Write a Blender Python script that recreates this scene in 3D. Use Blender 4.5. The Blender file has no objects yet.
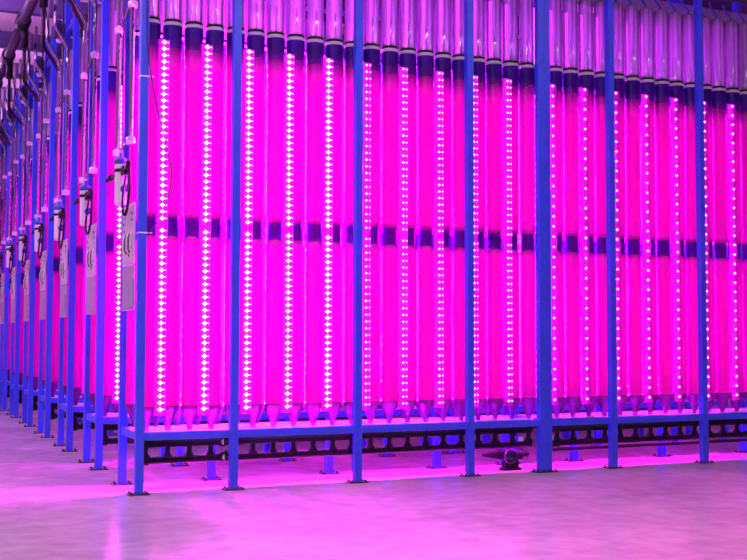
import bpy, bmesh, math, random
from mathutils import Vector, Matrix
random.seed(4)
SC = bpy.context.scene
COL = SC.collection
PI = math.pi

# ------------------------------------------------------------------ materials
def new_mat(name):
    m = bpy.data.materials.new(name); m.use_nodes = True
    nt = m.node_tree; nt.nodes.clear()
    out = nt.nodes.new('ShaderNodeOutputMaterial')
    return m, nt, out

def principled(name, col, rough=.5, metal=0, noise=0., nscale=8., bump=0., spec=.5, coat=0.):
    m, nt, out = new_mat(name)
    b = nt.nodes.new('ShaderNodeBsdfPrincipled')
    b.inputs['Base Color'].default_value = (*col, 1)
    b.inputs['Roughness'].default_value = rough
    b.inputs['Metallic'].default_value = metal
    b.inputs['Specular IOR Level'].default_value = spec
    b.inputs['Coat Weight'].default_value = coat
    nt.links.new(b.outputs[0], out.inputs[0])
    if noise or bump:
        tc = nt.nodes.new('ShaderNodeTexCoord')
        n = nt.nodes.new('ShaderNodeTexNoise'); n.inputs['Scale'].default_value = nscale
        n.inputs['Detail'].default_value = 6
        nt.links.new(tc.outputs['Object'], n.inputs['Vector'])
        if noise:
            r = nt.nodes.new('ShaderNodeValToRGB')
            r.color_ramp.elements[0].position = .3; r.color_ramp.elements[1].position = .7
            r.color_ramp.elements[0].color = (*[c*(1-noise) for c in col], 1)
            r.color_ramp.elements[1].color = (*[min(1, c*(1+noise)) for c in col], 1)
            nt.links.new(n.outputs['Fac'], r.inputs[0]); nt.links.new(r.outputs[0], b.inputs['Base Color'])
        if bump:
            bp = nt.nodes.new('ShaderNodeBump'); bp.inputs['Strength'].default_value = bump
            bp.inputs['Distance'].default_value = .01
            nt.links.new(n.outputs['Fac'], bp.inputs['Height']); nt.links.new(bp.outputs[0], b.inputs['Normal'])
    return m

def emit(name, col, s):
    m, nt, out = new_mat(name)
    e = nt.nodes.new('ShaderNodeEmission'); e.inputs[0].default_value = (*col, 1); e.inputs[1].default_value = s
    nt.links.new(e.outputs[0], out.inputs[0])
    return m

def tubeskin(name, dif, tra, f_tra=.6, clear=0., rough=.12, fade=None, gloss=1., streak=0.):
    """translucent wall with a glossy skin; fade=(z0,z1,z2,z3): smoked tint thins out towards the sleeve's ends"""
    m, nt, out = new_mat(name)
    N = nt.nodes.new; L = nt.links.new
    d = N('ShaderNodeBsdfDiffuse'); d.inputs[0].default_value = (*dif, 1)
    t = N('ShaderNodeBsdfTranslucent'); t.inputs[0].default_value = (*tra, 1)
    mx = N('ShaderNodeMixShader'); mx.inputs[0].default_value = f_tra
    L(d.outputs[0], mx.inputs[1]); L(t.outputs[0], mx.inputs[2])
    cur = mx.outputs[0]
    if streak:
        tc = N('ShaderNodeTexCoord'); mp = N('ShaderNodeMapping'); mp.inputs['Scale'].default_value = (30, 30, .6)
        nz = N('ShaderNodeTexNoise'); nz.inputs['Scale'].default_value = 1.; nz.inputs['Detail'].default_value = 3
        L(tc.outputs['Object'], mp.inputs[0]); L(mp.outputs[0], nz.inputs['Vector'])
        for s, c in ((d, dif), (t, tra)):
            r = N('ShaderNodeValToRGB')
            r.color_ramp.elements[0].position = .35; r.color_ramp.elements[1].position = .65
            r.color_ramp.elements[0].color = (*[q*(1-streak) for q in c], 1); r.color_ramp.elements[1].color = (*c, 1)
            L(nz.outputs['Fac'], r.inputs[0]); L(r.outputs[0], s.inputs[0])
    if clear or fade:
        tr = N('ShaderNodeBsdfTransparent')
        m2 = N('ShaderNodeMixShader'); m2.inputs[0].default_value = clear
        L(cur, m2.inputs[1]); L(tr.outputs[0], m2.inputs[2]); cur = m2.outputs[0]
        if fade:
            tc = N('ShaderNodeTexCoord'); sp = N('ShaderNodeSeparateXYZ'); L(tc.outputs['Object'], sp.inputs[0])
            r = N('ShaderNodeValToRGB'); z0, z3 = fade[0], fade[3]
            mr = N('ShaderNodeMapRange'); mr.inputs[1].default_value = z0; mr.inputs[2].default_value = z3
            L(sp.outputs['Z'], mr.inputs[0]); L(mr.outputs[0], r.inputs[0])
            el = r.color_ramp.elements
            r.color_ramp.interpolation = 'EASE'
            el[0].position = 0; el[0].color = (1, 1, 1, 1)
            e = el.new((fade[1]-z0)/(z3-z0)); e.color = (clear,)*3+(1,)
            e = el.new(max((fade[1]-z0)/(z3-z0)+.01, min(.99, (fade[2]-z0)/(z3-z0)))); e.color = (clear,)*3+(1,)
            el[-1].position = 1; el[-1].color = (1, 1, 1, 1) if fade[2] < fade[3] else (clear,)*3+(1,)
            L(r.outputs[0], m2.inputs[0])
    if gloss:
        g = N('ShaderNodeBsdfGlossy'); g.inputs['Roughness'].default_value = rough
        fr = N('ShaderNodeFresnel'); fr.inputs[0].default_value = 1.45
        mm = N('ShaderNodeMath'); mm.operation = 'MULTIPLY'; mm.inputs[1].default_value = gloss
        m3 = N('ShaderNodeMixShader'); L(fr.outputs[0], mm.inputs[0]); L(mm.outputs[0], m3.inputs[0])
        L(cur, m3.inputs[1]); L(g.outputs[0], m3.inputs[2]); cur = m3.outputs[0]
    L(cur, out.inputs[0])
    return m

LEDC = (.92, .06, 1.)
M = dict(
    blue=principled('blue painted steel', (.030, .075, .85), .38, noise=.10, nscale=5, bump=.05),
    footp=principled('dark zinc foot plate', (.05, .055, .09), .4, .6),
    bolt=principled('bolt steel', (.5, .5, .55), .3, 1),
    steel=principled('stainless steel', (.26, .26, .32), .08, 1, noise=.05, nscale=3),
    clamp=principled('bright clamp steel', (.85, .85, .85), .3, .5),
    black=principled('black pipe plastic', (.006, .006, .010), .42, noise=.3, nscale=12, spec=.2),
    rubber=principled('black rubber', (.008, .008, .012), .6, spec=.2),
    white=principled('white filter plastic', (.80, .80, .82), .35),
    bluecap=principled('blue filter cap', (.02, .06, .35), .35),
    plate=principled('grey plastic panel', (.62, .60, .66), .35, noise=.10, nscale=14),
    plated=principled('grey smoked lower panel', (.42, .38, .50), .3, noise=.10, nscale=14),
    hole=principled('socket hole', (.02, .02, .03), .6),
    rail=principled('anodised light rail', (.22, .06, .30), .35, .4),
    panelm=tubeskin('magenta tinted light panel', (.92, .03, .95), (.97, .03, .97), .6, clear=.35, rough=.2, gloss=.4),
    ring=tubeskin('white ring plastic', (.80, .72, .85), (.8, .7, .85), .35, rough=.3),
    top_shade_band=tubeskin('dark smoked collar', (.035, .001, .20), (.07, .0, .30), .4, clear=.0, fade=(4.15, 4.44, 4.6, 4.6), rough=.3, gloss=.25),  # shade painted in: liquid above the LEDs gets no light
    coupling_or_shade_band=tubeskin('dark smoked coupling', (.040, .001, .24), (.075, .0, .36), .4, clear=.05, fade=(2.42, 2.52, 2.64, 2.74), rough=.3, gloss=.2),  # dark sleeve paints the unlit liquid at the LED break
    liquid=tubeskin('pink algae liquid in acrylic', (.90, .01, .82), (.98, .002, .66), .7, rough=.10, streak=.08, gloss=.5),
    clear=tubeskin('clear acrylic', (.80, .68, .97), (.85, .72, 1.), .65, clear=.30, rough=.05, streak=.6),  # streaks in the colour stand in for refraction glints
    cone=tubeskin('smoked violet cone', (.10, .012, .22), (.30, .03, .48), .6, clear=.30, rough=.2),
    trough=tubeskin('milky trough plastic', (.55, .40, .75), (.6, .45, .8), .5, rough=.3),
    led_strong=emit('LED chip, full power', LEDC, 32.), led_mid=emit('LED chip, medium power', LEDC, 34.), led_weak=emit('LED chip, low power', LEDC, 45.),
    ledb=emit('LED chip of the inner strips', (.85, .010, 1.), 4800.), ledb2=emit('LED chip of the inner strips, medium power', (.88, .012, 1.), 1750.), ledb3=emit('LED chip of the inner strips, low power', (.9, .012, 1.), 760.), ledb4=emit('LED chip of the inner strips, least power', (.9, .012, 1.), 260.), headglow=emit('added glow behind the headspaces', (.70, .02, 1.), 15.),
    cable=principled('dark cable', (.015, .01, .03), .5),
    duct=principled('dark grey duct', (.014, .010, .035), .4, noise=.2),
    beam=principled('ceiling beam', (.08, .06, .20), .5, .3),
    lampw=emit('lamp diffuser', (1., .93, .95), 4.),
    lampb=principled('lamp housing', (.7, .7, .7), .4),
    sticker=principled('white sticker', (.85, .8, .85), .5),
)

def floor_mat():
    m, nt, out = new_mat('polished concrete'); N = nt.nodes.new; L = nt.links.new
    b = N('ShaderNodeBsdfPrincipled'); tc = N('ShaderNodeTexCoord')
    n1 = N('ShaderNodeTexNoise'); n1.inputs['Scale'].default_value = .7; n1.inputs['Detail'].default_value = 8
    n2 = N('ShaderNodeTexNoise'); n2.inputs['Scale'].default_value = 5; n2.inputs['Detail'].default_value = 10
    for n in (n1, n2): L(tc.outputs['Object'], n.inputs['Vector'])
    ad = N('ShaderNodeMath'); ad.operation = 'MULTIPLY_ADD'; ad.inputs[1].default_value = .5
    L(n1.outputs['Fac'], ad.inputs[0]); 
    ml = N('ShaderNodeMath'); ml.operation = 'MULTIPLY'; ml.inputs[1].default_value = .5
    L(n2.outputs['Fac'], ml.inputs[0]); L(ml.outputs[0], ad.inputs[2])
    r = N('ShaderNodeValToRGB'); r.color_ramp.elements[0].position = .36; r.color_ramp.elements[1].position = .62
    r.color_ramp.elements[0].color = (.40, .34, .33, 1); r.color_ramp.elements[1].color = (.58, .51, .48, 1)
    L(ad.outputs[0], r.inputs[0]); L(r.outputs[0], b.inputs['Base Color'])
    rr = N('ShaderNodeMapRange'); rr.inputs[3].default_value = .14; rr.inputs[4].default_value = .30
    L(n1.outputs['Fac'], rr.inputs[0]); L(rr.outputs[0], b.inputs['Roughness'])
    b.inputs['Specular IOR Level'].default_value = .5
    bp = N('ShaderNodeBump'); bp.inputs['Strength'].default_value = .06; bp.inputs['Distance'].default_value = .02
    L(n2.outputs['Fac'], bp.inputs['Height']); L(bp.outputs[0], b.inputs['Normal'])
    L(b.outputs[0], out.inputs[0]); return m

# ------------------------------------------------------------------ mesh builder
class MB:
    def __init__(self): self.bm = bmesh.new(); self.smooth = []
    def box(self, x0, x1, y0, y1, z0, z1, bev=0.):
        g = bmesh.ops.create_cube(self.bm, size=1)
        vs = g['verts']
        bmesh.ops.scale(self.bm, vec=(x1-x0, y1-y0, z1-z0), verts=vs)
        bmesh.ops.translate(self.bm, vec=((x0+x1)/2, (y0+y1)/2, (z0+z1)/2), verts=vs)
        if bev:
            es = list({e for v in vs for e in v.link_edges})
            bmesh.ops.bevel(self.bm, geom=es, offset=bev, segments=2, affect='EDGES', profile=.5)
        return self
    def lathe(self, prof, n=24, cx=0, cy=0, axis='Z', smooth=True, off=(0, 0, 0)):
        """prof: list of (r, z)"""
        rings = []
        for r, z in prof:
            ring = []
            for i in range(n):
                a = 2*PI*i/n
                p = (r*math.cos(a), r*math.sin(a), z)
                if axis == 'X': p = (p[2], p[0], p[1])
                if axis == 'Y': p = (p[1], p[2], p[0])
                ring.append(self.bm.verts.new((p[0]+cx+off[0], p[1]+cy+off[1], p[2]+off[2])))
            rings.append(ring)
        for a, b in zip(rings, rings[1:]):
            for i in range(n):
                f = self.bm.faces.new((a[i], a[(i+1) % n], b[(i+1) % n], b[i])); f.smooth = smooth
        if prof[0][0] > 1e-5 and getattr(self, 'capit', False):
            self.bm.faces.new(list(reversed(rings[0]))); self.bm.faces.new(rings[-1])
        return self
    def solid(self, prof, **k):
        self.capit = True; self.lathe(prof, **k); self.capit = False; return self
    def sweep(self, pts, r, n=10, caps=True):
        pts = [Vector(p) for p in pts]; rings = []
        prev = None
        for i, p in enumerate(pts):
            d = (pts[min(i+1, len(pts)-1)]-pts[max(i-1, 0)]).normalized()
            if prev is None:
                u = d.orthogonal().normalized()
            else:
                u = (prev-d*prev.dot(d)).normalized()
            prev = u; v = d.cross(u)
            rings.append([self.bm.verts.new(p+(u*math.cos(2*PI*k/n)+v*math.sin(2*PI*k/n))*r) for k in range(n)])
        for a, b in zip(rings, rings[1:]):
            for k in range(n):
                f = self.bm.faces.new((a[k], a[(k+1) % n], b[(k+1) % n], b[k])); f.smooth = True
        if caps: self.bm.faces.new(list(reversed(rings[0]))); self.bm.faces.new(rings[-1])
        return self
    def poly(self, pts, y0, y1):
        """closed outline in x,z extruded from y0 to y1"""
        a = [self.bm.verts.new((x, y0, z)) for x, z in pts]; b = [self.bm.verts.new((x, y1, z)) for x, z in pts]
        n = len(pts)
        self.bm.faces.new(a); self.bm.faces.new(list(reversed(b)))
        for i in range(n): self.bm.faces.new((a[(i+1) % n], a[i], b[i], b[(i+1) % n]))
        return self
    def mesh(self, name, mat):
        bmesh.ops.recalc_face_normals(self.bm, faces=self.bm.faces)
        me = bpy.data.meshes.new(name); self.bm.to_mesh(me); self.bm.free()
        me.materials.append(M[mat] if isinstance(mat, str) else mat)
        return me
    def build(self, name, mat, parent=None, loc=None):
        return put(name, self.mesh(name, mat), parent, loc)

def put(name, me, parent=None, loc=None):
    o = bpy.data.objects.new(name, me); COL.objects.link(o)
    if parent: o.parent = parent
    if loc: o.location = loc
    return o
def tag(o, label, cat, group=None, kind=None):
    if label: o['label'] = label
    if cat: o['category'] = cat
    if group: o['group'] = group
    if kind: o['kind'] = kind
    return o
def thing(name, label, cat, loc=(0, 0, 0), group=None):
    o = bpy.data.objects.new(name, None); COL.objects.link(o); o.location = loc
    o.empty_display_size = .1
    return tag(o, label, cat, group)
def struct(name, mb, mat):
    o = mb.build(name, mat); o['kind'] = 'structure'; return o
def dup(root, loc, label, group=None):
    r = root.copy(); COL.objects.link(r); r.location = loc; r['label'] = label
    if group: r['group'] = group
    for ch in list(root.children):
        c = ch.copy(); COL.objects.link(c); c.parent = r
        for g in list(ch.children):
            d = g.copy(); COL.objects.link(d); d.parent = c
    return r
def bez(p0, p1, p2, p3, n=14):
    p0, p1, p2, p3 = map(Vector, (p0, p1, p2, p3))
    return [p0*(1-t)**3+p1*3*t*(1-t)**2+p2*3*t*t*(1-t)+p3*t**3 for t in [i/n for i in range(n+1)]]

ORD = ['', 'first', 'second', 'third', 'fourth', 'fifth', 'sixth', 'seventh', 'eighth', 'ninth', 'tenth', 'eleventh', 'twelfth',
       'thirteenth', 'fourteenth', 'fifteenth', 'sixteenth', 'seventeenth', 'eighteenth', 'nineteenth', 'twentieth', 'twenty-first']

# ------------------------------------------------------------------ measures
PITCH, DEPTH, TP = 2.1502, .787, .2165     # rack pitch, rack depth, tube pitch
XA = [0, .932, 2.263, 3.595, 4.508]
XB = [0, .892, 2.225, 3.556, 4.47]
OB = 4.588
ZD, ZT = .585, 5.72
YF, YR = .13, .657
ZC = 6.6

# ------------------------------------------------------------------ room
struct('floor', MB().box(-6, 13, -14, 21, -.1, 0), floor_mat())
struct('ceiling', MB().box(-6, 13, -14, 21, ZC, ZC+.1), principled('ceiling panels', (.82, .70, .82), .5, noise=.06, nscale=1))
wm = principled('painted wall', (.6, .56, .6), .7, noise=.04, nscale=1)
struct('wall_back', MB().box(-6, 13, 21, 21.1, 0, ZC), wm)
struct('wall_left', MB().box(-6.1, -6, -14, 21, 0, ZC), wm)
struct('wall_right', MB().box(13, 13.1, -14, 21, 0, ZC), wm)
struct('wall_front', MB().box(-6, 13, -14.1, -14, 0, ZC), wm)
for k in range(10):
    y = 2.15*k-.12
    b = MB().box(-6, 13, y-.012, y+.012, ZC-.26, ZC-.0).box(-6, 13, y-.07, y+.07, ZC-.28, ZC-.255)
    o = b.build('trim_%d' % (k+1), 'beam'); o['kind'] = 'structure'

# ------------------------------------------------------------------ rack frames
POST = MB().box(-.04, .04, -.04, .04, .012, 6.2, .004).mesh('post', 'blue')
_f = MB().box(-.10, .10, -.065, .065, 0, .013, .002)
for sx in (-.075, .075):
    for sy in (-.045, .045): _f.solid([(.011, .012), (.011, .03), (.006, .034)], n=6, cx=sx, cy=sy, smooth=False)
FOOT = _f.mesh('foot_plate', 'footp')
def make_rack(xs, origin, label, first=True):
    t = thing('steel_rack', label, 'rack', origin, 'blue steel tube racks')
    L = xs[-1]
    for x in xs:
        for y in (0, DEPTH):
            p = put('post', POST, t, (x, y, 0)); put('foot_plate', FOOT, p)
    for y0, y1 in ((-.035, .02), (DEPTH-.02, DEPTH+.035)):
        d = MB()
        for a, b in zip(xs, xs[1:]): d.box(a+.04, b-.04, y0, y1, ZD-.072, ZD, .003)
        for x in xs:
            for s in (-.052, .052):
                if 0 < x+s < L: d.solid([(.010, y0-.008), (.010, y0)], n=8, axis='Y', off=(x+s, 0, ZD-.036), smooth=False)
        d.build('deck_beam', 'blue', t)
    for x in (0, L):
        MB().box(x-.025, x+.025, .04, DEPTH-.04, ZD-.072, ZD, .003).build('end_beam', 'blue', t)
    for y in (YF, YR):
        MB().box(.04, L-.04, y-.035, y+.035, ZD-.008, ZD+.004).box(.04, L-.04, y-.035, y-.03, ZD-.03, ZD).build('tube_rail', 'plate', t)
    for y0, y1 in ((-.03, .03), (DEPTH-.03, DEPTH+.03)):
        d = MB()
        for a, b in zip(xs, xs[1:]): d.box(a+.04, b-.04, y0, y1, ZT, ZT+.10, .003)
        d.build('top_beam', 'duct', t)
    for x in xs:
        MB().box(x-.02, x+.02, .04, DEPTH-.04, ZT+.02, ZT+.08).build('cross_beam', 'blue', t)
    return t
names = ['front', 'second', 'third', 'fourth', 'fifth', 'sixth', 'seventh', 'eighth']
A0 = make_rack(XA, (0, 0, 0), 'blue steel tube rack with tall posts nearest the camera, its corner post at left')
for k in range(1, 8):
    dup(A0, (0, PITCH*k, 0), 'blue steel tube rack seen from its end, %s rack back in the left row' % names[k])
make_rack(XB, (OB, 0, 0), 'blue steel tube rack at right, joined to the front rack at the double post')

# ------------------------------------------------------------------ algae tubes
R = .089
def tube_meshes():
    d = {}
    d['tube_body'] = MB().lathe([(R, .79), (R, 2.44), (R-.006, 2.465), (.074, 2.485), (.070, 2.50), (.070, 2.66), (.074, 2.675), (R-.006, 2.695), (R, 2.72), (R, 4.5)], n=32).mesh('tube_body', 'liquid')
    d['cone'] = MB().lathe([(R+.001, .83), (R+.001, .79), (.07, .74), (.03, .63), (.024, .60), (.024, .50)], n=24).mesh('cone', 'cone')
    d['coupling_or_shade_band'] = MB().lathe([(R+.0012, 2.42), (R+.0012, 2.44), (R-.0045, 2.466), (.0755, 2.486), (.0725, 2.50), (.0725, 2.66), (.0755, 2.674), (R-.0045, 2.694), (R+.0012, 2.72), (R+.0012, 2.74)], n=32).mesh('coupling_or_shade_band', 'coupling_or_shade_band')
    d['top_shade_band'] = MB().lathe([(R+.001, 4.15), (R+.003, 4.36), (R+.004, 4.50), (R+.004, 4.585)], n=32).mesh('top_shade_band', 'top_shade_band')
    d['ring'] = MB().lathe([(R+.002, 4.578), (R+.009, 4.582), (R+.010, 4.605), (R+.004, 4.612), (R-.01, 4.612)], n=32).mesh('ring', 'ring')
    d['seal'] = MB().lathe([(R+.003, 4.612), (R+.004, 4.622), (R-.002, 4.64), (R-.02, 4.655)], n=32).mesh('seal', 'rubber')
    d['headspace'] = MB().lathe([(R-.003, 4.60), (R-.003, 5.47), (R-.02, 5.50), (.03, 5.51), (.001, 5.51)], n=28).mesh('headspace', 'clear')
    d['air_pipe'] = MB().sweep([(.02, .02, 4.66), (.02, .02, 4.95)], .010, 8).mesh('air_pipe', 'rubber')
    d['feed_hose'] = MB().sweep(bez((0, 0, 5.50), (0, 0, 5.60), (-.07, .02, 5.56), (-.10, .02, 5.71)), .013, 8).mesh('feed_hose', 'bluecap')
    return d
TM = tube_meshes()
def make_tube(loc, label, group, back=False):
    t = thing('algae_tube', label, 'tube', loc, group)
    put('tube_body', TM['tube_body'], t); put('cone', TM['cone'], t); put('coupling_or_shade_band', TM['coupling_or_shade_band'], t)
    c = put('top_shade_band', TM['top_shade_band'], t); put('ring', TM['ring'], c); put('seal', TM['seal'], c)
    h = put('headspace', TM['headspace'], t); put('air_pipe', TM['air_pipe'], h)
    put('feed_hose', TM['feed_hose'], t)
    return t
T0 = None
def tube(x, y, z, label, group):
    global T0
    if T0 is None: T0 = make_tube((x, y, z), label, group); return T0
    t = dup(T0, (x, y, z), label, group)
    return t
for i in range(21):
    x = .09+TP*i
    tube(x, YF, 0, 'glowing pink algae tube, front row of the front rack, %s from its left corner post' % ORD[i+1], 'front row tubes of the front rack')
    tube(x, YR, 0, 'glowing pink algae tube, hidden rear row of the front rack, %s from its left end' % ORD[i+1], 'rear row tubes of the front rack')
for i in range(16):
    x = 4.80+.2203*(i-1) if i else 4.655
    if i == 0: x = 4.60-.0+.0; continue
    tube(x, YF, 0, 'glowing pink algae tube, front row of the right rack, %s from the double post' % ORD[i], 'front row tubes of the right rack')
    tube(x, YR, 0, 'glowing pink algae tube, hidden rear row of the right rack, %s from the double post' % ORD[i], 'rear row tubes of the right rack')
for k in range(1, 8):
    nt_ = 21 if k == 1 else 6 if k < 4 else 4
    for i in range(nt_):
        tube(.09+TP*i, PITCH*k+YF, 0, 'glowing pink algae tube, front row of the %s rack back, %s from its end' % (names[k], ORD[i+1]), 'tubes of the racks behind')
        if i < 6: tube(.09+TP*i, PITCH*k+YR, 0, 'glowing pink algae tube, rear row of the %s rack back, %s from its end' % (names[k], ORD[i+1]), 'tubes of the racks behind')

# ------------------------------------------------------------------ LED strips
def ribbon(m, secs, x, y0, y1):
    """one continuous tape: secs = (z, half width)"""
    rings = []
    for z, h in secs:
        ya = y0 if h > .0005 else y1-.00003
        rings.append([m.bm.verts.new((x-h, ya, z)), m.bm.verts.new((x+h, ya, z)), m.bm.verts.new((x+h, y1, z)), m.bm.verts.new((x-h, y1, z))])
    for a, b in zip(rings, rings[1:]):
        for k in range(4): m.bm.faces.new((a[k], a[(k+1) % 4], b[(k+1) % 4], b[k]))
    m.bm.faces.new(rings[0]); m.bm.faces.new(list(reversed(rings[-1])))
def star_array(z0, z1, y, a, b, step=.064):  # star outline puts camera bloom into the emitter shape
    m = MB(); n = int((z1-z0)/step); st = (z1-z0)/n; secs = []
    for i in range(n+1):
        z = z0+st*i
        v = min(a, .024); secs += [(z-v*1.05, .00001), (z-b*.8, b*.8), (z-.003, a), (z+.003, a), (z+b*.8, b*.8), (z+v*1.05, .00001)]
    ribbon(m, secs, 0, y, y+.003)
    return m
def dot_array(z0, z1, x, y, a, step=.064, h0=.00001):
    m = MB(); n = int((z1-z0)/step); st = (z1-z0)/n; secs = []
    for i in range(n+1):
        z = z0+st*i; secs += [(z-a-.0005, h0), (z-a, a), (z+a, a), (z+a+.0005, h0)]
    ribbon(m, secs, x, y, y+.003)
    return m
Z0, Z1, Z2, Z3 = .80, 2.535, 2.655, 4.39
LR = MB().box(-.060, .060, -.002, .001, .74, 4.42).mesh('light_panel', 'panelm')
LEDM = {}
for key, a, b, dot, sp in (('strong', .027, .012, .0035, .064), ('mid', .0110, .0058, .0045, .070), ('weak', .0115, .0065, .0, .115)):
    LEDM[key] = [star_array(Z0, Z1, -.021, a, b, sp).mesh('led_array', 'led_'+key), star_array(Z2, Z3, -.021, a, b, sp).mesh('led_array', 'led_'+key),
                 dot_array(Z0, Z1, .040, -.020, dot, sp).mesh('dot_array', 'led_'+key), dot_array(Z2, Z3, .040, -.020, dot, sp).mesh('dot_array', 'led_'+key)]
def inner_array(z0, z1, y):
    return dot_array(z0, z1, 0, y, .0135, .10, .00001)
LRI = MB().box(-.018, .018, -.006, .006, .72, 4.60).mesh('rail', 'rail')
LI = {}
for key, mt, back in (('strong', 'ledb', 'ledb2'), ('mid', 'ledb2', 'ledb3'), ('weak', 'ledb3', 'ledb3'), ('least', 'ledb4', 'ledb4')):
    LI[key] = [inner_array(a_, b_, y_).mesh('led_array', mt if y_ < 0 else back) for a_, b_ in ((.82, 2.43), (2.73, 4.45)) for y_ in (-.012, .008)]
LI3 = MB().box(-.012, .012, -.012, .012, 4.62, 5.40).mesh('added_glow_bar', 'headglow')  # added glowing bar, not a real lamp; makes the headspaces glow
def strip(x, y, label, group, inner=False, key='strong'):
    t = thing('led_strip', label, 'light strip', (x, y, 0), group)
    if inner:  # every second inner strip is added to light the tubes from behind
        put('rail', LRI, t); [put('led_array', me_, t) for me_ in LI[key]]; put('added_glow_bar', LI3, t)
    else:
        put('light_panel', LR, t)
        for nm_, me_ in zip(('led_array', 'led_array', 'dot_array', 'dot_array'), LEDM[key] if key != 'weak' else LEDM[key][:2]): put(nm_, me_, t)
    return t
YL = .044
for i in range(10):
    strip(.203+.4335*i, YL, 'vertical strip of bright white LEDs on the front rack, %s from its left corner post' % ORD[i+1], 'bright LED strips of the front rack', key='strong' if i < 5 else 'mid')
for i in range(10):  # unseen strips added to brighten the floor behind the rack
    strip(.203+.4335*i, DEPTH-YL, 'unseen added LED strip on the back face of the front rack, %s from its left end' % ORD[i+1], 'added LED strips on the back faces', key='strong').rotation_euler.z = PI
for i in range(7):  # likewise added out of view, for light behind the right rack
    strip(4.705+.4415*i, DEPTH-YL, 'unseen added LED strip on the back face of the right rack, %s from the double post' % ORD[i+1], 'added LED strips on the back faces', key='strong').rotation_euler.z = PI
for i in range(20):
    strip(.09+TP*(i+.5), .39, 'LED backlight strip inside the front rack between tube rows, %s from the left end' % ORD[i+1], 'inner LED strips of the front rack', True, 'mid' if i < 1 else 'strong' if i < 9 else 'mid' if i < 15 else 'weak')
for i in range(7):
    strip(4.705+.4415*i, YL, 'vertical strip of white LED dots on the right rack, %s from the double post' % ORD[i+1], 'bright LED strips of the right rack', key='weak')
for i in range(14):
    strip(4.705+.2203*i, .39, 'LED backlight strip inside the right rack between tube rows, %s from the double post' % ORD[i+1], 'inner LED strips of the right rack', True, 'weak')
for k in range(1, 8):
    for i in range(10 if k == 1 else 3 if k < 4 else 2):
        strip(.203+.4335*i, PITCH*k+YL, 'vertical strip of white LEDs on the %s rack back, %s from its end' % (names[k], ORD[i+1]), 'LED strips of the racks behind', key='strong' if k == 1 else 'mid')
    for i in range(4 if k < 4 else 2):
        strip(.09+TP*(i+.5), PITCH*k+.39, 'LED backlight strip between tube rows in the %s rack back, %s from its end' % (names[k], ORD[i+1]), 'inner LED strips of the racks behind', True, 'weak' if k == 1 else 'least')
make_rack(XB, (OB, PITCH, 0), 'blue steel tube rack standing behind the right rack, only its legs showing below')
for i in range(1, 16):
    tube(4.80+.2203*(i-1), PITCH+YF, 0, 'glowing pink algae tube behind the right rack, %s from the double post' % ORD[i], 'tubes of the racks behind')
for i in range(7):
    strip(4.705+.4415*i, PITCH+YL, 'vertical LED strip on the rack behind the right rack, %s from the double post' % ORD[i+1], 'LED strips of the racks behind', key='mid')

# ------------------------------------------------------------------ header troughs and drain manifolds
def trough(x0, x1, y, label):
    m = MB().box(x0, x1, y-.10, y+.10, 5.47, 5.70, .02)
    return tag(m.build('header_trough', 'trough'), label, 'trough', 'header troughs')
trough(.06, 4.45, .39, 'long milky header trough under the top beams of the front rack')
trough(OB+.06, OB+4.4, .39, 'long milky header trough at the top of the right rack')

def manifold(xs, origin, label, stubs=True, extra=False):
    t = thing('drain_manifold', label, 'manifold', origin, 'black drain manifolds')
    x0, x1 = xs[0]-.035, xs[-1]+.03
    zu, zl = .466, .305
    u = MB().sweep([(x0, 0, zu), (x1, 0, zu)], .040, 12)
    x = x0+.1
    u.build('upper_pipe', 'black', t)
    MB().sweep([(x0-.03, 0, zl), (x1, 0, zl)], .035, 14).build('lower_pipe', 'black', t)
    MB().solid([(.056, x0-.055), (.056, x0-.03)], n=18, axis='X', off=(0, 0, zl), smooth=False).lathe([(.043, x0-.03), (.05, x0+.02), (.05, x0+.06)], n=18, axis='X', off=(0, 0, zl)).build('end_flange', 'black', t)
    MB().solid([(.045, x0-.02), (.045, x0+.04)], n=18, axis='X', off=(0, 0, zu), smooth=False).build('end_cap', 'black', t)
    n = 0
    for xt in xs:
        # saddle tee flaring into both pipes, one under each tube
        s = MB().lathe([(.062, zl+.025), (.040, zl+.05), (.026, zl+.075), (.026, zu-.05), (.036, zu-.03), (.05, zu-.012)], n=12, cx=xt)
        s.lathe([(.034, zu+.02), (.034, .535), (.024, .54), (.024, .555)], n=12, cx=xt)
        s.build('tee', 'black', t)
        if n % 2 == 0:
            MB().box(xt-.05, xt+.06, -.036, -.026, .515, .528).solid([(.012, -.045), (.012, -.02)], n=8, axis='Y', off=(xt, 0, .52)).build('valve_handle', 'rubber', t)
        n += 1
    return t
xsA = [.09+TP*i for i in range(21)]
xsB = [4.80-OB+.2203*i for i in range(15)]
manifold(xsA, (0, YF, 0), 'black pipe drain manifold with tees under the front rack, along its front edge')
manifold(xsB, (OB, YF, 0), 'black pipe drain manifold with tees under the right rack, along its front edge')
manifold(xsB, (OB, PITCH+YF, 0), 'black pipe drain manifold under the rack behind the right rack')
for k in range(1, 8):
    manifold(xsA[:6 if k < 4 else 4] if k > 2 else xsA[:16], (0, PITCH*k+YF, 0), 'black pipe drain manifold under the %s rack back' % names[k])

# lower return pipe of the right rack
tag(MB().sweep([(OB+.06, .28, .215), (OB+4.4, .28, .215)], .022, 10).build('return_pipe', 'black'), 'thin black return pipe low under the right rack', 'pipe')
for x in (1.2, 3.0):
    pass
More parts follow.
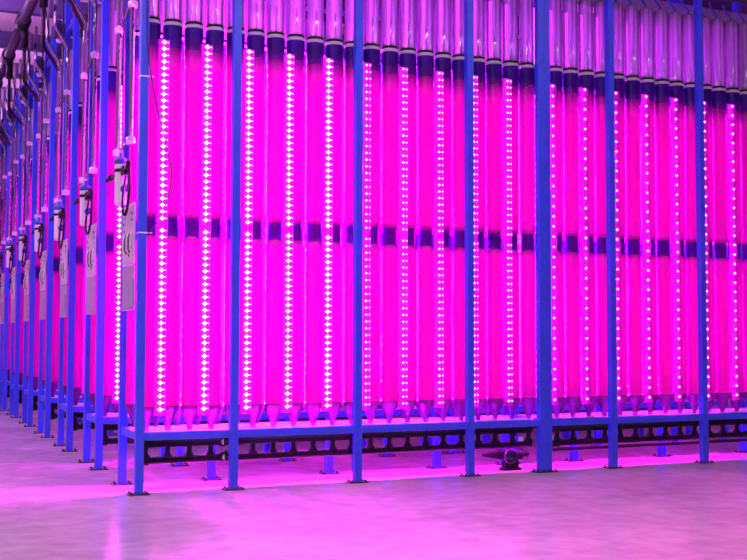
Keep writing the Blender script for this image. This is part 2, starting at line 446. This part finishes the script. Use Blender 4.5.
# pump
p = thing('drain_pump', 'black pump with flared inlet under the front rack beside the double post', 'pump', (4.18, .30, 0))
MB().solid([(.062, .03), (.075, .05), (.075, .12), (.06, .14), (.06, .24), (.04, .26)], n=20, axis='X', off=(0, 0, .17)).build('motor', 'rubber', p)
MB().solid([(.012, -.26), (.02, -.24), (.05, -.08), (.062, -.03), (.062, .03)], n=18, axis='X', off=(0, 0, .185)).build('inlet_cone', 'rubber', p)
MB().sweep([(.20, 0, .18), (.27, 0, .18), (.33, 0, .17)], .035, 12).build('outlet', 'black', p)
MB().lathe([(.07, -.05), (.085, -.045), (.085, -.02), (.07, -.015)], n=24, axis='Y', off=(.06, -.05, .165)).lathe([(.0, -.05), (.045, -.045), (.045, -.02)], n=16, axis='Y', off=(.06, -.05, .165)).build('wheel', 'footp', p)
MB().box(-.01, .22, -.05, .05, 0, .03).box(.02, .10, -.04, .04, .03, .11).box(.12, .19, -.04, .04, .03, .11).build('base', 'rubber', p)
MB().sweep([(.08, 0, .22), (.08, -.06, .30), (.08, -.11, .40), (.08, -.17, .44)], .022, 10).build('riser', 'black', p)
# valves on the front manifold
for xv, zv, nm, lb in ((.86, .46, 'upper', 'steel ball valve on the upper drain pipe beside the second front post'), (.87, .31, 'lower', 'steel ball valve on the lower drain pipe beside the second front post')):
    v = thing('ball_valve', lb, 'valve', (xv, YF, zv))
    MB().solid([(.012, -.07), (.022, -.064), (.026, -.05), (.026, -.034)], n=16, axis='Y').build('body', 'clamp', v)
    MB().box(-.012, .012, -.09, -.078, -.02, .07, .003).build('handle', 'rubber', v)
    MB().solid([(.048, -.03), (.048, .03)], n=16, axis='X').build('sleeve', 'rubber', v)
for xs_, lb in ((4.26, 'small blank white sticker on the drain pipes left of the double post'), (4.66, 'small blank white sticker on the drain pipes right of the double post')):
    tag(MB().box(xs_, xs_+.06, YF-.052, YF-.045, .345, .392).build('sticker', 'sticker'), lb, 'sticker')

# ------------------------------------------------------------------ rack-end services (pipes, filter, panel) one set per rack
def services(k):
    y0 = PITCH*k
    nm = 'the front rack' if k == 0 else 'the %s rack back' % names[k]
    G = 'end services of the racks'
    # two stainless pipes
    def bent(x, y, z0, zb):
        dx = -.17
        return [(x, y, z0), (x, y, zb-.06), (x-.004, y, zb-.02), (x-.02, y, zb+.02), (x+dx+.02, y, zb+.23), (x+dx+.004, y, zb+.27), (x+dx, y, zb+.31), (x+dx, y, 6.25)]
    for j, (x, y, z0, zb, w) in enumerate(((-.125, y0+.62, 3.30, 5.30, 'inner'), (-.065, y0+.27, 3.42, 5.42, 'outer'))):
        t = thing('steel_pipe', 'bright stainless riser pipe at the end of %s, %s of the pair' % (nm, 'left' if j == 0 else 'right'), 'pipe', (0, 0, 0), 'stainless riser pipes')
        MB().sweep(bent(x, y, z0, zb), .024, 12).build('riser', 'steel', t)
        for zc in ((4.62, 3.36) if j == 0 else (4.80, 3.44)):
            MB().solid([(.040, -.03), (.046, -.025), (.046, .025), (.040, .03)], n=16, off=(x, y, zc)).build('clamp', 'clamp', t)
            MB().solid([(.030, -.075), (.030, -.02)], n=14, axis='Y', off=(x-.02, y-.01, zc)).build('fitting', 'clamp', t)
        if j == 0:
            MB().sweep([(x, y, 4.62), (-.08, y0+.36, 4.78), (-.065, y0+.27, 4.80)], .018, 10).build('link_pipe', 'steel', t)
            MB().sweep([(x, y, 3.36), (-.10, y0+.46, 3.40), (-.065, y0+.27, 3.44)], .018, 10).build('link_pipe', 'steel', t)
    tag(MB().sweep([(-.10, y0+.50, 3.42), (-.10, y0+.50, 6.25)], .014, 10).build('conduit', 'duct'), 'thin dark conduit between the stainless pipes of %s' % nm, 'conduit', 'thin dark conduits')
    # filter
    f = thing('filter_housing', 'white cylindrical filter housing with blue cap hung at the end of %s' % nm, 'filter', (-.13, y0+.40, 2.80), 'white filter housings')
    MB().solid([(.036, 0), (.056, .012), (.058, .03), (.062, .40), (.064, .41)], n=20).build('body', 'white', f)
    MB().solid([(.068, .41), (.068, .455), (.05, .475), (.028, .485), (.028, .53)], n=20).build('cap', 'bluecap', f)
    br = MB().box(-.012, .02, -.30, .72, .335, .36).solid([(.03, .50), (.03, .56)], n=12, axis='Y', off=(0, 0, .35)).solid([(.022, .70), (.022, .76)], n=10, axis='Y', off=(0, 0, .35))
    br.build('bracket_arm', 'rubber', f)
    MB().lathe([(.062, .33), (.068, .335), (.068, .36), (.062, .365)], n=20).build('band', 'rubber', f)
    MB().solid([(.04, -.15), (.04, -.06)], n=14, axis='Y', off=(.02, 0, .16)).build('knob', 'bluecap', f)
    MB().box(-.02, .06, -.20, -.07, .29, .38, .01).box(0, .04, -.26, -.18, .33, .42, .008).build('valve_block', 'rubber', f)
    h = MB().sweep(bez((.03, -.12, .34), (-.03, -.20, -.0), (-.03, -.20, -.10), (.0, -.24, -.12))+bez((.0, -.25, -.12), (.02, -.34, -.0), (.02, -.36, .2), (.03, -.22, .36))[1:], .013, 8)
    tag(h.build('hose_loop', 'rubber', None, (-.13, y0+.40, 2.80)), 'black hose loop hanging beside the white filter of %s' % nm, 'hose', 'black hose loops')
    # panel
    pn = thing('control_panel', 'pale grey plastic service panel with fittings on the end of %s' % nm, 'panel', (-.062, y0+.04, 0), 'grey service panels')
    MB().box(-.008, .008, 0, .55, 2.20, 2.80, .004).build('upper_plate', 'plate', pn)
    MB().box(-.006, .010, 0, .55, 1.76, 2.19, .004).build('lower_plate', 'plated', pn)
    MB().box(-.030, -.006, 0, .20, 1.80, 2.06, .004).build('junction_box', 'plated', pn)
    hh = MB()
    for yy, zz in ((.08, 2.70), (.08, 2.64), (.42, 2.68), (.47, 2.62), (.30, 2.33), (.12, 2.37), (.22, 2.30), (.45, 2.55), (.4, 2.75)):
        hh.solid([(.017, -.014), (.017, -.006)], n=10, axis='X', off=(0, yy, zz))
    hh.build('socket', 'hole', pn)
    for i in range(5):
        yy = .08+.09*i
        MB().sweep([(-.012, yy, 2.32), (-.026, yy, 2.36), (-.026, yy, 2.47), (-.012, yy, 2.51)], .007, 8).build('fitting', 'duct' if i % 2 else 'clamp', pn)
    # small motor box above panel, near beam
    bx = thing('valve_actuator', 'dark boxy valve actuator high at the end of %s' % nm, 'actuator', (-.14, y0+.62, 5.62), 'dark valve actuators')
    MB().box(-.07, .07, -.09, .09, 0, .20, .012).build('case', 'duct', bx)
    MB().solid([(.05, .2), (.05, .24), (.02, .27)], n=14).build('knob', 'bluecap', bx)
    MB().solid([(.03, -.06), (.04, -.03), (.04, 0)], n=14).build('base', 'clamp', bx)
    # black supply tube from the duct
    if k > 0:
        tag(MB().sweep([(-.47, y0-.35, 6.02), (-.47, y0-.35, 5.30), (-.46, y0-.34, 5.24), (-.42, y0-.28, 5.21), (-.20, y0+.40, 5.19), (-.16, y0+.60, 5.19)], .026, 10).build('supply_pipe', 'rubber'),
            'black supply pipe dropping straight from the overhead duct toward %s' % nm, 'pipe', 'black drop pipes')
for k in range(8): services(k)

# overhead duct
d = thing('overhead_duct', 'large dark overhead pipe running back under the ceiling at upper left', 'duct', (0, 0, 0))
MB().sweep([(-.50, 3.4, 6.12), (-.50, 19.5, 6.12)], .075, 16).build('main_pipe', 'duct', d)
for k in range(1, 9):
    y = PITCH*k-.35
    if y < 3.4: continue
    MB().solid([(.085, -.16), (.11, -.14), (.11, .14), (.085, .16)], n=18, axis='Y', off=(-.5, y, 6.12)).build('coupling_or_shade_band', 'black', d)
    MB().sweep([(-.47, y, 6.05), (-.47, y, 5.75)], .055, 12).build('drop_tee', 'black', d)
for k in range(2, 9):
    MB().box(-.505, -.495, 2.15*k-.125, 2.15*k-.115, 6.15, ZC-.27).build('hanger', 'steel', d)

# ------------------------------------------------------------------ loose cable on the front face, ties
pts = bez((.02, -.055, 4.35), (.06, -.06, 3.8), (.22, -.06, 3.4), (.26, -.06, 3.15))+bez((.26, -.06, 3.15), (.30, -.06, 2.9), (.16, -.06, 2.6), (.05, -.055, 2.50))[1:]
tag(MB().sweep([(.0, -.05, 5.6)]+pts, .006, 6).build('hanging_cable', 'cable'), 'thin dark cable sagging in front of the first two tubes', 'cable')
for z, lb in ((4.02, 'thin white cable tie round the corner post, the upper one'), (2.50, 'thin white cable tie round the corner post, the lower one')):
    tag(MB().box(-.043, .043, -.044, -.040, z-.006, z+.006).box(-.044, -.040, -.044, .044, z-.006, z+.006).box(.03, .09, -.046, -.042, z-.004, z+.004).build('cable_tie', 'sticker'), lb, 'cable tie', 'white cable ties')

# ------------------------------------------------------------------ unseen lamps over the aisle; pendants added to brighten the ceiling
def lamp(x, y, L, power, label, col=(1., .92, .95), z=ZC, up=0, rot=0):
    t = thing('ceiling_lamp', label, 'lamp', (x, y, z), 'aisle ceiling lamps'); t.rotation_euler.z = rot
    MB().box(-L/2, L/2, -.12, .12, -.10, -.0, .01).build('housing', 'lampb', t)
    if z < ZC:
        for sx in (-L*.4, L*.4): MB().box(sx-.006, sx+.006, -.006, .006, 0, ZC-z).build('hanger', 'steel', t)
    for e, dz, rx in ((power, -.105, 0), (up, .006, PI)):
        if not e: continue
        ld = bpy.data.lights.new('lamp_light', 'AREA'); ld.shape = 'RECTANGLE'; ld.size = L*.96; ld.size_y = .2
        ld.energy = e; ld.color = col if rx == 0 else (1., .38, 1.)  # pink uplight imitates LED light spilling onto the ceiling
        lo = bpy.data.objects.new('lamp_light', ld); COL.objects.link(lo); lo.parent = t; lo.location = (0, 0, dz); lo.rotation_euler = (rx, 0, 0)
LP = 115
lamp(-2.9, -3.5, 3, LP*1.1, 'long white ceiling lamp over the left aisle')
lamp(2., -4., 3, LP*.8, 'long white ceiling lamp over the front aisle')
lamp(6.5, -4., 3, LP*.45, 'long white ceiling lamp over the right of the front aisle')
lamp(-2.5, -9., 3, LP, 'long white ceiling lamp behind the camera')
lamp(-2.6, 4., 3, LP*.5, 'unseen pendant lamp added to brighten the ceiling over the left aisle beside the second rack', z=5.7, up=LP*5.5, rot=PI/2)
lamp(-2.6, 11., 3, LP*.5, 'unseen pendant lamp added to brighten the ceiling far down the left aisle', z=5.7, up=LP*5.5, rot=PI/2)

# ------------------------------------------------------------------ world, camera, view
w = bpy.data.worlds.new('World'); SC.world = w; w.use_nodes = True
w.node_tree.nodes['Background'].inputs[0].default_value = (.02, .01, .03, 1)

F, YAW, PIT, ROL = 1090.54, .4193, .0526, .0022
fw = Vector((math.sin(YAW)*math.cos(PIT), math.cos(YAW)*math.cos(PIT), math.sin(PIT)))
r0 = Vector((math.cos(YAW), -math.sin(YAW), 0)); u0 = r0.cross(fw)
r = r0*math.cos(ROL)+u0*math.sin(ROL); u = -r0*math.sin(ROL)+u0*math.cos(ROL)
cd = bpy.data.cameras.new('camera'); cam = bpy.data.objects.new('camera', cd); COL.objects.link(cam)
cd.sensor_width = 36; cd.lens = F*36/747; cd.clip_end = 200
mw = Matrix((r, u, -fw)).transposed().to_4x4(); mw.translation = (-2.2216, -10.4665, 1.5)
cam.matrix_world = mw
SC.camera = cam
SC.view_settings.view_transform = 'Standard'; SC.view_settings.look = 'None'
SC.view_settings.gamma = 1; SC.view_settings.exposure = 0.15
SC.view_settings.use_curve_mapping = False
cy = SC.cycles
cy.max_bounces = 8; cy.diffuse_bounces = 5; cy.glossy_bounces = 3; cy.transmission_bounces = 6; cy.transparent_max_bounces = 14
cy.use_denoising = True; cy.sample_clamp_indirect = 8; cy.use_light_tree = True
cy.caustics_reflective = False; cy.caustics_refractive = False
